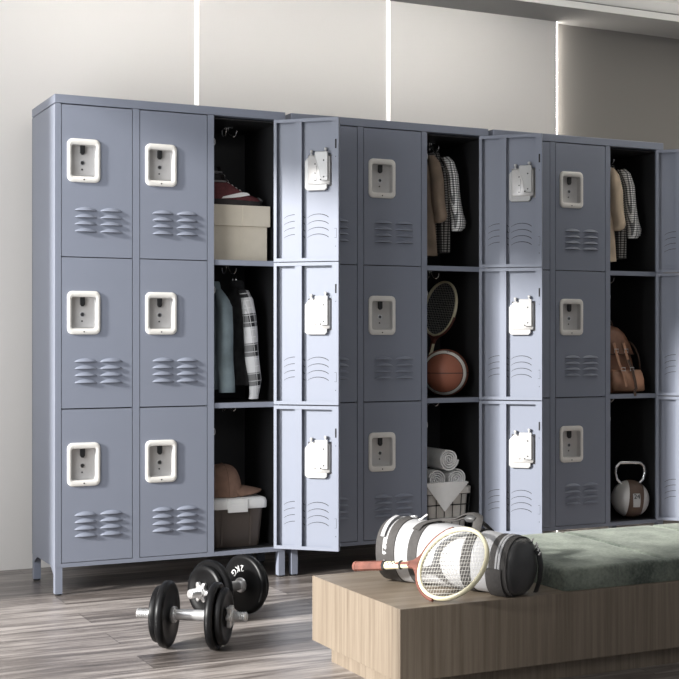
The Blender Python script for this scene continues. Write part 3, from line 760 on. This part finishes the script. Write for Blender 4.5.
def hanger(x, y, ztop, zsh, half, ang, label, wood=False):
    """wire hook over the coat hook at ztop, shoulders at height zsh, arms along the angle ang"""
    t = T('clothes_hanger', (x, y, zsh), label, 'hanger')
    c, s_ = math.cos(ang), math.sin(ang)
    m = MB(); P = [(x, y, zsh+.02), (x, y, ztop-.03)] + [(x+c*.014*(1-math.cos(a)), y+s_*.014*(1-math.cos(a)), ztop-.03+.022*math.sin(a)) for a in [R_(20*i) for i in range(1, 11)]]
    m.tube(P, .0018, 8); t.part(m, 'hook', M['chrome'])
    m = MB(); m.tube([(x-c*half, y-s_*half, zsh-.03), (x-c*half*.5, y-s_*half*.5, zsh), (x, y, zsh+.018), (x+c*half*.5, y+s_*half*.5, zsh), (x+c*half, y+s_*half, zsh-.03)], .005, 8); t.part(m, 'shoulder_bar', M['dark_wood'])
    return t
def garment(name, loc, label, cat, torso, tm, sleeves=(), sm=None, collar=None, cm=None, extra=None):
    """torso / sleeves: stations (x, y, z, half x, half y, turn); the neck is open"""
    t = T(name, loc, label, cat)
    def smooth(st, n):
        out = []
        for i in range(len(st)-1):
            for k in range(n):
                q = k/n; q = q*q*(3-2*q)*.35 + q*.65
                out.append([a+(b_-a)*q for a, b_ in zip(st[i], st[i+1])])
        return out + [list(st[-1])]
    m = MB(); st = smooth(torso, 6); z0, z1 = st[0][2], st[-1][2]
    m.loft([sring(x, y, z, hx, hy, 40, 2.6, .07*min(1, abs(z-z0)/.12), 6, 1.3+z*6, rz) for x, y, z, hx, hy, rz in st], cap0=False); t.part(m, 'torso', tm, smooth=70)
    for sl in sleeves:
        m = MB(); st = smooth(sl, 6); m.loft([sring(x+.0015*math.sin(z*28), y, z, hx, hy, 24, 2.2, .05, 3, z*14, rz) for x, y, z, hx, hy, rz in st]); t.part(m, 'sleeve', sm or tm, smooth=70)
    if collar:
        m = MB(); x, y, z, hx, hy, rz = collar
        m.loft([sring(x, y, z+dz, hx*q, hy*q, 24, 2, 0, 1, 0, rz) for dz, q in ((-.012, 1.25), (.012, 1.08), (.016, .95), (-.008, .86))], cap0=False, cap1=False); t.part(m, 'collar', cm or tm, smooth=60)
    return t
# teal shirt and flannel
TZ = R_(12)
garment('denim_shirt', (.67, .17, .72), 'teal-grey denim shirt hanging below the shoebox, beside the plaid shirt', 'shirt',
        [(.660, .17, 1.128, .022, .026, TZ), (.660, .17, 1.108, .034, .05, TZ), (.660, .165, 1.070, .042, .09, TZ), (.660, .16, 1.03, .044, .10, TZ), (.660, .16, .90, .044, .10, TZ), (.661, .16, .727, .045, .10, TZ)], M['denim'],
        [[(.655, .105, 1.112, .016, .024, TZ), (.663, .085, 1.085, .024, .027, TZ), (.673, .066, 1.045, .030, .027, TZ), (.674, .060, .9, .032, .026, TZ), (.677, .060, .78, .033, .025, TZ), (.677, .060, .716, .033, .025, TZ)]], M['denim'],
        (.660, .17, 1.130, .026, .032, TZ))
hanger(.660, .17, 1.188, 1.085, .06, PI/2+TZ, 'hanger carrying the teal-grey denim shirt below the shoebox')
garment('flannel_shirt', (.78, .2, .70), 'black and white plaid flannel shirt hanging beside the teal-grey shirt', 'shirt',
        [(.772, .20, 1.135, .020, .024, .1), (.775, .20, 1.112, .032, .05, .1), (.778, .20, 1.07, .040, .09, .1), (.780, .20, .92, .040, .095, .1), (.785, .20, .74, .042, .095, .1)], M['plaid_shaded'],
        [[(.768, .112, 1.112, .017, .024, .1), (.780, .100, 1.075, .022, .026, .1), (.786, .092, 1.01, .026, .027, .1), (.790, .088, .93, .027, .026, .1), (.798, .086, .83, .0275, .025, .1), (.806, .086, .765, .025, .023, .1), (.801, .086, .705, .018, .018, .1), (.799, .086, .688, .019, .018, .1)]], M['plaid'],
        (.772, .20, 1.137, .026, .032, .1), M['plaid_shaded'])
hanger(.772, .20, 1.188, 1.092, .03, PI/2+.1, 'hanger carrying the plaid flannel shirt below the shoebox')

t = T('storage_bin', (.73, .19, .116), 'brown plastic storage bin with white lid at the locker bottom, under the brown cap', 'bin')
def rr3(x0, x1, y0, y1, r, z): return [((x0+x1)/2+p[0], (y0+y1)/2+p[1], z) for p in rrect(x1-x0, y1-y0, r, 6)]
m = MB(); m.loft([rr3(.632, .818, .072, .318, .018, .1165), rr3(.628, .822, .068, .322, .02, .124), rr3(.6185, .8335, .058, .332, .022, .262), rr3(.6175, .8345, .057, .333, .022, .270)]); t.part(m, 'tub', M['bin_plastic'], smooth=40)
m = MB()
for x in (.660, .778): m.loft([[(x-.004+d*.0, y0, z) for d in (0,)] + [(x+.004, y0, z), (x+.004, y0+.004, z), (x-.004, y0+.004, z)] for z, y0 in ((.120, .066), (.258, .0565))])
[t.part(i, 'rib', M['bin_plastic'], smooth=0) for i in islands(m)]
m = MB(); m.loft([rr3(.6145, .8475, .050, .338, .024, .266), rr3(.6125, .8495, .048, .340, .026, .270), rr3(.6125, .8495, .048, .340, .026, .292), rr3(.617, .845, .053, .335, .024, .303), rr3(.626, .836, .062, .326, .02, .307)]); t.part(m, 'lid', M['white_plastic'], smooth=50)
m = MB(); m.box(.679, .760, .0425, .050, .254, .294); m.box(.684, .755, .0405, .0425, .260, .282); m.box(.679, .760, .044, .062, .294, .3045); t.part(m, 'latch', M['white_plastic'], smooth=0, bevel=.002)

t = T('baseball_cap', (.70, .14, .307), 'brown baseball cap lying on the white lid of the storage bin', 'cap')
cx, cy, cz = .6935, .155, .3095
m = MB(); rings = []
for i in range(13):
    a = PI/2*i/12; q = math.cos(a)**.62 if i < 12 else .02; rings.append(sring(cx, cy, cz + .122*math.sin(a), .0775*q+.001, .085*q+.001, 40, 2.1))
m.loft(rings); dm = t.part(m, 'crown', M['cap'], smooth=70)
m = MB(); m.ball((cx, cy, cz+.1235), .006, .006, .004, 12, 8); t.part(m, 'button', M['cap_seam'])
m = MB()
for k in range(6):
    an = R_(30+60*k)
    m.tube([(cx+(.0775*max(.02, math.cos(a)**.62)+.0012)*math.cos(an), cy+(.085*max(.02, math.cos(a)**.62)+.0012)*math.sin(an), cz+.122*math.sin(a)+.0006) for a in [PI/2*i/12 for i in range(12)]], .0009, 6)
[t.part(i, 'seam', M['cap_seam']) for i in islands(m)]
m = MB(); rings = []
for i in range(11):
    u = i/10; row = []
    for j in range(15):
        v = 2*j/14-1; x = cx+.066*math.sqrt(max(0, 1-(v*.86)**2)) + u*.094*math.sqrt(max(0.02, 1-abs(v)**2.6)); y = cy-.012+v*.066; z = cz+.041 - u*.016 - .018*v*v - .005*u*u
        row.append((x, y, z))
    rings.append(row + [(p[0], p[1], p[2]-.004) for p in reversed(row)])
m.loft(rings); br = t.part(m, 'brim', M['cap'], smooth=60)

# ---- second and third locker: coat and gingham shirt in each
def coat_pair(dx, where, cm, rise=0):
    a = garment('wool_coat', (dx+1.60, .18, 1.27+rise), 'tan wool coat hanging beside the gingham shirt in the ' + where, 'coat',
        [(1.588, .20, 1.700, .020, .026, .1), (1.588, .20, 1.682, .034, .05, .1), (1.588, .195, 1.645, .042, .09, .1), (1.588, .19, 1.45, .046, .10, .1), (1.589, .18, 1.268, .048, .105, .1)], cm,
        [[(1.606, .110, 1.688, .014, .024, .1), (1.614, .094, 1.655, .022, .030, .1), (1.620, .080, 1.58, .026, .033, .1), (1.626, .074, 1.48, .027, .031, .1), (1.634, .070, 1.435, .027, .028, .1), (1.630, .070, 1.415, .024, .022, .1), (1.622, .070, 1.405, .012, .012, .1)]], cm,
        (1.588, .20, 1.704, .024, .03, .1), cm)
    b = hanger(1.588, .20, 1.762, 1.655, .075, PI/2+.1, 'hanger carrying the tan wool coat in the ' + where)
    c = garment('gingham_shirt', (dx+1.70, .18, 1.28+rise), 'gingham shirt hanging beside the tan coat in the ' + where, 'shirt',
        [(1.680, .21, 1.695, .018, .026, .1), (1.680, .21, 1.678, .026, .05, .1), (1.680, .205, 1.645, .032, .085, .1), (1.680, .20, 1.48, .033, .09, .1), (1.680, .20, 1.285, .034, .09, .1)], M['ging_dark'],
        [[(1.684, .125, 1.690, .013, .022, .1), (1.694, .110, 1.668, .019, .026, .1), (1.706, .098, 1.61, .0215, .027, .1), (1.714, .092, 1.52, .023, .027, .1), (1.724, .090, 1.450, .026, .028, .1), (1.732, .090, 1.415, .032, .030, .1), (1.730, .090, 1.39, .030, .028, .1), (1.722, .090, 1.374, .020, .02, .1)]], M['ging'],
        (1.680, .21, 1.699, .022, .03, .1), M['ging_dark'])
    d = hanger(1.680, .21, 1.762, 1.655, .06, PI/2+.1, 'hanger carrying the gingham shirt in the ' + where)
    return a, b, c, d
pair = coat_pair(0, 'middle locker', M['coat'])
for th in pair:
    r = copy_tree(th.r); r.location.x += LOCK[2]-LOCK[1]; r['label'] = r['label'].replace('middle locker', 'far locker, above the leather backpack').replace('tan ', 'camel ')
    if r.name.startswith('wool_coat'):
        for ch in kids(r):
            ch.data = ch.data.copy(); ch.data.materials[0] = M['coat_light']
for th in pair: th.r['label'] = th.r['label'].replace('middle locker', 'middle locker, above the basketball')

# ---- basketball
m = MB(); m.ball((0, 0, 0), .1, n=64, k=40); bb = m.build('basketball', M['ball_orange'], loc=(1.686, .125, .7795), smooth=80); bb.rotation_euler = (0, 0, R_(-125))
tag(bb, 'brown basketball with white stripes on the middle shelf of the locker', 'ball')
bb['label'] = 'brown basketball with white stripes, in front of the standing racket'
m = MB()
for k in range(4):
    az = R_(18+9*k); el = R_(62); c = Vector((math.cos(el)*math.cos(az), math.cos(el)*math.sin(az), math.sin(el)))
    m.tube([c*.1003 + Vector((0, 0, 0)), c*.1003 + Vector((.004, .002, -.007))], .0022, 6)
for i in islands(m): i.build('lettering', M['dark_print'], bb)

# ---- wire basket with towels
t = T('wire_basket', (1.675, .17, .116), 'black wire basket with cream liner holding rolled towels, below the basketball', 'basket')
x0, x1, y0, y1, z0, z1 = 1.566, 1.772, .060, .310, .1185, .296
def at(u, v, z):  # footprint narrows to the bottom
    k = (z-z0)/(z1-z0); s_ = .90+.10*k; return ((x0+x1)/2+(u-.5)*(x1-x0)*s_, (y0+y1)/2+(v-.5)*(y1-y0)*s_, z)
m = MB()
m.loft([[(p[0], p[1], z0+.002) for p in rrect((x1-x0)*.88, (y1-y0)*.88, .02, 6, (x0+x1)/2, (y0+y1)/2)], [(p[0], p[1], z1-.002) for p in rrect((x1-x0)*.975, (y1-y0)*.975, .022, 6, (x0+x1)/2, (y0+y1)/2)], [(p[0], p[1], z1+.010) for p in rrect((x1-x0)*1.03, (y1-y0)*1.03, .026, 6, (x0+x1)/2, (y0+y1)/2)],
        [(p[0], p[1], z1+.006) for p in rrect((x1-x0)*1.09, (y1-y0)*1.07, .030, 6, (x0+x1)/2, (y0+y1)/2)], [(p[0], p[1], z1-.020) for p in rrect((x1-x0)*1.085, (y1-y0)*1.065, .030, 6, (x0+x1)/2, (y0+y1)/2)], [(p[0], p[1], z1-.021) for p in rrect((x1-x0)*1.03, (y1-y0)*1.03, .026, 6, (x0+x1)/2, (y0+y1)/2)]], cap1=False)
m.add([at(.04, .04, z1-.016), at(.96, .04, z1-.016), at(.96, .96, z1-.016), at(.04, .96, z1-.016)], [(0, 1, 2, 3)])
t.part(m, 'liner', M['linen'], smooth=50)
m = MB()
for z in (z0, z0+.055, z0+.11, z1-.022): m.tube([at(0, 0, z), at(1, 0, z), at(1, 1, z), at(0, 1, z)], .0022, 6, closed=True)
for i in range(6):
    for v in (0, 1): m.tube([at(i/5, v, z0), at(i/5, v, z1-.022)], .0018, 6)
for i in range(1, 6):
    for u in (0, 1): m.tube([at(u, i/6, z0), at(u, i/6, z1-.022)], .0018, 6)
t.part(m, 'wire_frame', M['wire'])
# folded cloth hanging over the front rim as a triangle
m = MB(); tri = []; n = 12
for i in range(n+1):
    u = i/n; zz = .322 - .118*u; xl = 1.548 + (1.6395-1.548)*u; xr = 1.757 + (1.6395-1.757)*u
    row = []
    for j in range(13):
        q = j/12; row.append((xl+(xr-xl)*q, .0478-.006*math.sin(PI*q)*(1-u)-.002*u, zz+.004*math.sin(PI*q)*(1-u)))
    tri.append(row)
back = [[(p[0], p[1]+.003, p[2]) for p in r] for r in tri]
m.loft([r + list(reversed(b_)) for r, b_ in zip(tri, back)])
m.loft([[(1.552, .0478, .321), (1.754, .0478, .321), (1.754, .0508, .3235), (1.552, .0508, .3235)], [(1.552, .07, .3225), (1.754, .07, .3225), (1.754, .07, .325), (1.552, .07, .325)], [(1.556, .10, .3065), (1.750, .10, .3065), (1.750, .10, .3095), (1.556, .10, .3095)]])
o = m.build('folded_napkin', M['napkin'], smooth=50); tag(o, 'white cloth folded to a hanging point over the wire basket front', 'cloth')
def towel(x, y, z, R, ln, ph, label):
    m = MB(); turns = 4.1; n = 110; th = R/turns*.66; prof_o, prof_i = [], []
    for i in range(n+1):
        a = 2*PI*turns*i/n; r = R*(.12+.88*i/n); q = ph+a
        wob = 1+.02*math.sin(3*q)
        prof_o.append((r*wob*math.cos(q), r*wob*math.sin(q))); prof_i.append(((r-th*.78)*wob*math.cos(q), (r-th*.78)*wob*math.sin(q)))
    vs = []; fs = []
    k = n+1; ys = [0, .004, ln-.004, ln]
    for yi, yy in enumerate(ys):
        sh = .88 if yi in (0, 3) else 1
        for (po, pi) in zip(prof_o, prof_i):
            mx, mz = (po[0]+pi[0])/2, (po[1]+pi[1])/2
            vs.append((x+mx+(po[0]-mx)*sh, y+yy, z+mz+(po[1]-mz)*sh)); vs.append((x+mx+(pi[0]-mx)*sh, y+yy, z+mz+(pi[1]-mz)*sh))
    for yi in range(3):
        for i in range(n):
            a = (yi*k+i)*2; c = a+2; d = a+2*k; e = c+2*k
            fs += [(a, c, e, d), (a+1, d+1, e+1, c+1)]
        a = yi*k*2; d = a+2*k; fs.append((a, d, d+1, a+1)); a += 2*n; d += 2*n; fs.append((a, a+1, d+1, d))
    for i in range(n):
        a = i*2; fs.append((a, a+1, a+3, a+2)); a = (3*k+i)*2; fs.append((a, a+2, a+3, a+1))
    m.add(vs, fs); o = m.build('rolled_towel', M['towel'], smooth=50); tag(o, label, 'towel', 'rolled white towels in the wire basket'); return o
towel(1.622, .078, .3330, .0430, .20, 2.2, 'rolled white towel in the wire basket, lower one beside the locker post')
towel(1.7165, .078, .3335, .0450, .20, 1.0, 'rolled white towel in the wire basket, lower one beside the open door')
towel(1.6725, .066, .4180, .0480, .20, 5.6, 'rolled white towel lying on top of the two others')

# ---- leather backpack
t = T('leather_backpack', (2.60, .17, .679), 'worn brown leather backpack standing on the shelf above the kettlebell', 'backpack')
bz = .6795; TR = -.20
def bp(x, y, z): # tilt: leans to the post with height
    return (x - .032 - .10*(z-bz), y - .042 + .10*(z-bz), z)
m = MB(); rings = []
for z, hx, hy in ((0, .090, .070), (.006, .100, .078), (.05, .104, .082), (.14, .101, .078), (.21, .092, .070), (.26, .074, .060), (.288, .050, .044), (.298, .02, .02)):
    rings.append([bp(*p) for p in sring(2.610, .185, bz+z, hx, hy, 36, 2.8, .012, 5, z*30, TR)])
m.loft(rings); t.part(m, 'body', M['leather'], smooth=60)
m = MB(); rings = []
for z, hx, hy in ((.022, .070, .018), (.028, .078, .024), (.075, .080, .030), (.105, .078, .026), (.118, .074, .016)):
    rings.append([bp(*p) for p in sring(2.628, .098, bz+z-.014, hx, hy, 30, 3, .015, 4, z*40, TR)])
m.loft(rings); t.part(m, 'front_pocket', M['leather_light'], smooth=60)
m = MB(); rings = []
for z, hx, hy in ((.282, .050, .046), (.294, .030, .03), (.298, .01, .01)):
    rings.append([bp(*p) for p in sring(2.610, .18, bz+z, hx, hy, 36, 2.6, 0, 5, 0, TR)])
fl = [[bp(*p) for p in sring(2.612, .180, bz+z, hx, hy, 36, 2.8, .015, 5, z*20, TR)] for z, hx, hy in ((.172, .103, .083), (.176, .105, .086), (.22, .096, .076), (.266, .078, .064), (.293, .054, .048), (.305, .02, .02))]
m.loft(fl, cap0=False); t.part(m, 'flap', M['leather'], smooth=60)
m = MB()
for z, hx, hy in ((.172, .1035, .0855), (.118, .1025, .0815)): pass
for z in (.174,):
    rr = [bp(*p) for p in sring(2.612, .180, bz+z, .1055, .0865, 36, 2.8, .015, 5, z*20, TR)]; m.tube(rr, .0026, 6, closed=True)
t.part(m, 'flap_edge', M['leather_dark'])
for xo, mt in ((-.030, 'leather_light'), (.024, 'leather_light')):
    m = MB(); P = [(2.612+xo, .0935, bz+.225), (2.614+xo, .088, bz+.18), (2.618+xo, .082, bz+.13), (2.622+xo, .066, bz+.085), (2.624+xo, .063, bz+.03)]
    m.tube([bp(*p) for p in P], .008, 8, flat=((.1, -1, 0), .3)); t.part(m, 'strap', M[mt], smooth=50)
m = MB(); P = [(2.638, .078, bz+.15), (2.640, .062, bz+.10), (2.642, .058, bz+.05), (2.640, .056, bz+.022), (2.630, .056, bz+.0085), (2.615, .036, bz+.0060), (2.612, .0335, bz-.010)]
m.tube([bp(*p) for p in P], .0078, 8, flat=((0, -1, .4), .3)); t.part(m, 'centre_strap', M['leather_dark'], smooth=50)
m = MB()
for px, pz in ((2.640, .108), (2.592, .108), (2.586, .19), (2.640, .19)):
    c = Vector(bp(px, .064 if pz < .15 else .088, bz+pz)); m.tube([c+Vector((-.010, 0, -.007)), c+Vector((.010, 0, -.007)), c+Vector((.010, 0, .007)), c+Vector((-.010, 0, .007))], .0020, 6, closed=True)
[t.part(i, 'buckle', M['steel']) for i in islands(m)]
m = MB(); rings = []
for z, hx, hy in ((.03, .012, .045), (.04, .018, .05), (.10, .018, .05), (.115, .010, .045)): rings.append([bp(*p) for p in sring(2.702, .175, bz+z, hx, hy, 24, 2.6, 0, 4, 0, TR)])
m.loft(rings); t.part(m, 'side_pocket', M['leather'], smooth=60)
m = MB(); m.tube([bp(*p) for p in bez((2.68, .11, bz+.23), (2.728, .10, bz+.20), (2.722, .10, bz+.10), (2.705, .12, bz+.02), 14)], .006, 8, flat=((1, 0, 0), .4)); t.part(m, 'shoulder_strap', M['leather_dark'], smooth=50)
m = MB(); m.tube([bp(*p) for p in bez((2.600, .15, bz+.298), (2.590, .13, bz+.332), (2.640, .15, bz+.332), (2.640, .17, bz+.292), 12)], .005, 8); t.part(m, 'grab_loop', M['leather_dark'])

# ---- kettlebell
KC = Vector((2.629, .0885, .116+.0858)); KR = .0845
r = empty('kettlebell', (KC.x, KC.y, .116)); tag(r, 'silver and brown round kettlebell marked 24 standing below the leather backpack', 'kettlebell')
inv = Matrix.Translation((-KC.x, -KC.y, -.116))
AX = Vector((math.cos(R_(-25)), math.sin(R_(-25)), -.10)).normalized()   # axis through the pale caps
def kpart(mb, name, mt, **kw):
    o = mb.build(name, mt, r, **kw); o.matrix_parent_inverse = inv; return o
off = .012
def kseg(a0, a1, dr=0):
    return [(-(KR+dr)*math.cos(R_(a0+(a1-a0)*i/16)), (KR+dr)*math.sin(R_(a0+(a1-a0)*i/16))) for i in range(17)]
m = MB(); m.lathe(kseg(0, 75), KC, AX, 48); kpart(m, 'shell', M['kb_silver'], smooth=70)
m = MB(); m.lathe(kseg(75, 122, .0008), KC, AX, 48); kpart(m, 'band', M['kb_brown'], smooth=50)
m = MB(); m.lathe(kseg(122, 180), KC, AX, 48); kpart(m, 'shell', M['kb_silver'], smooth=70)
toc = (Vector((-1.139, -4.70, .92))-KC).normalized()
# label on the band, facing out of the locker
ln = Vector((-.44, -.90, .10)).normalized(); ln = (ln - AX*(ln.dot(AX)-.13)).normalized()
lu = (Vector((0, 0, 1)) - ln*ln.z).normalized(); lr = lu.cross(ln)
m = MB(); pts = rrect(.036, .066, .008, 5)
def onb(p, dr):
    v = ln*KR + lr*p[0] + lu*(p[1]-.006); return KC + v.normalized()*(KR+dr)
grid = [[onb((-.017+.034*i/8, -.032+.064*j/10), .0016) for i in range(9)] for j in range(11)]
m.add([p for row in grid for p in row], [(j*9+i, j*9+i+1, (j+1)*9+i+1, (j+1)*9+i) for j in range(10) for i in range(8)])
lb = kpart(m, 'label', M['panel'], smooth=70)
Rm = Matrix((lr, lu, ln)).transposed().to_4x4()
o = text_mesh('24', .029, .0010, M['dark_print'], 'lettering', r, Matrix.Translation(KC + (ln*KR + lu*.011).normalized()*(KR+.0032)) @ Rm); o.matrix_parent_inverse = inv
HR = Vector((.95, -.30, 0)).normalized()
hp = [(-.042, .068), (-.062, .088), (-.070, .118), (-.066, .146), (-.048, .163), (.048, .163), (.066, .146), (.070, .118), (.062, .088), (.042, .068)]
m = MB(); P = []
for i in range(len(hp)-1):
    for k in range(4):
        q = k/4; P.append(KC + HR*(hp[i][0]+(hp[i+1][0]-hp[i][0])*q) + Vector((0, 0, 1))*(hp[i][1]+(hp[i+1][1]-hp[i][1])*q))
P.append(KC + HR*hp[-1][0] + Vector((0, 0, hp[-1][1])))
m.tube(P, .0085, 12); kpart(m, 'handle', M['chrome'], smooth=60)

# ------------------------------------------------------------------ camera, light, render look
cam = bpy.data.cameras.new('camera'); co = bpy.data.objects.new('camera', cam); COL.objects.link(co)
cam.sensor_width = 36; cam.sensor_fit = 'HORIZONTAL'; cam.lens = 1320.11*36/679; cam.shift_y = .108/679
co.location = (-1.139, -4.7009, .9189); co.rotation_euler = (PI/2, 0, -.45); cam.clip_start = .05
SC.camera = co
def sun(name, d, st, ang, col):
    l = bpy.data.lights.new(name, 'SUN'); l.energy = st; l.angle = R_(ang); l.color = col
    o = bpy.data.objects.new(name, l); COL.objects.link(o); o.rotation_euler = Vector(d).to_track_quat('-Z', 'Y').to_euler(); o.location = (-4, -1, 3); return o
def area(name, loc, d, sx, sy, p, col, spread=180):
    l = bpy.data.lights.new(name, 'AREA'); l.shape = 'RECTANGLE'; l.size = sx; l.size_y = sy; l.energy = p; l.color = col; l.spread = R_(spread)
    o = bpy.data.objects.new(name, l); COL.objects.link(o); o.location = loc; o.rotation_euler = Vector(d).to_track_quat('-Z', 'Y').to_euler(); return o
sun('sunlight', (.93, .165, -.325), 8.5, 4.2, (1, .975, .935))
area('window_daylight', (-1.35, -1.22, 1.35), (1, .34, -.06), 1.0, 1.8, 41, (.95, .97, 1))
area('room_fill', (-.6, -4.6, 2.2), (.25, 1, -.1), 2.4, 1.0, 17, (.97, .98, 1))  # added soft fill above the camera
area('wall_fill', (.95, -2.3, 2.22), (.04, 1, .035), 2.5, .25, 3.9, (1, .972, .94), 27)  # added narrow fill brightening the upper back wall, not a real fitting
area('ceiling_fill', (3.9, -.75, 1.9), (0, .25, 1), 2.6, .5, 26, (1, .98, .94), 100)  # unseen upward light added in mid-air to whiten the ceiling
w = bpy.data.worlds.new('world'); SC.world = w; w.use_nodes = True
bg = w.node_tree.nodes['Background']; bg.inputs['Color'].default_value = (.93, .95, 1, 1); bg.inputs['Strength'].default_value = .31
SC.view_settings.view_transform = 'Standard'; SC.view_settings.look = 'None'; SC.view_settings.gamma = 1; SC.view_settings.use_curve_mapping = False; SC.view_settings.exposure = 0
SC.cycles.max_bounces = 8; SC.cycles.use_denoising = True; SC.cycles.sample_clamp_indirect = 6
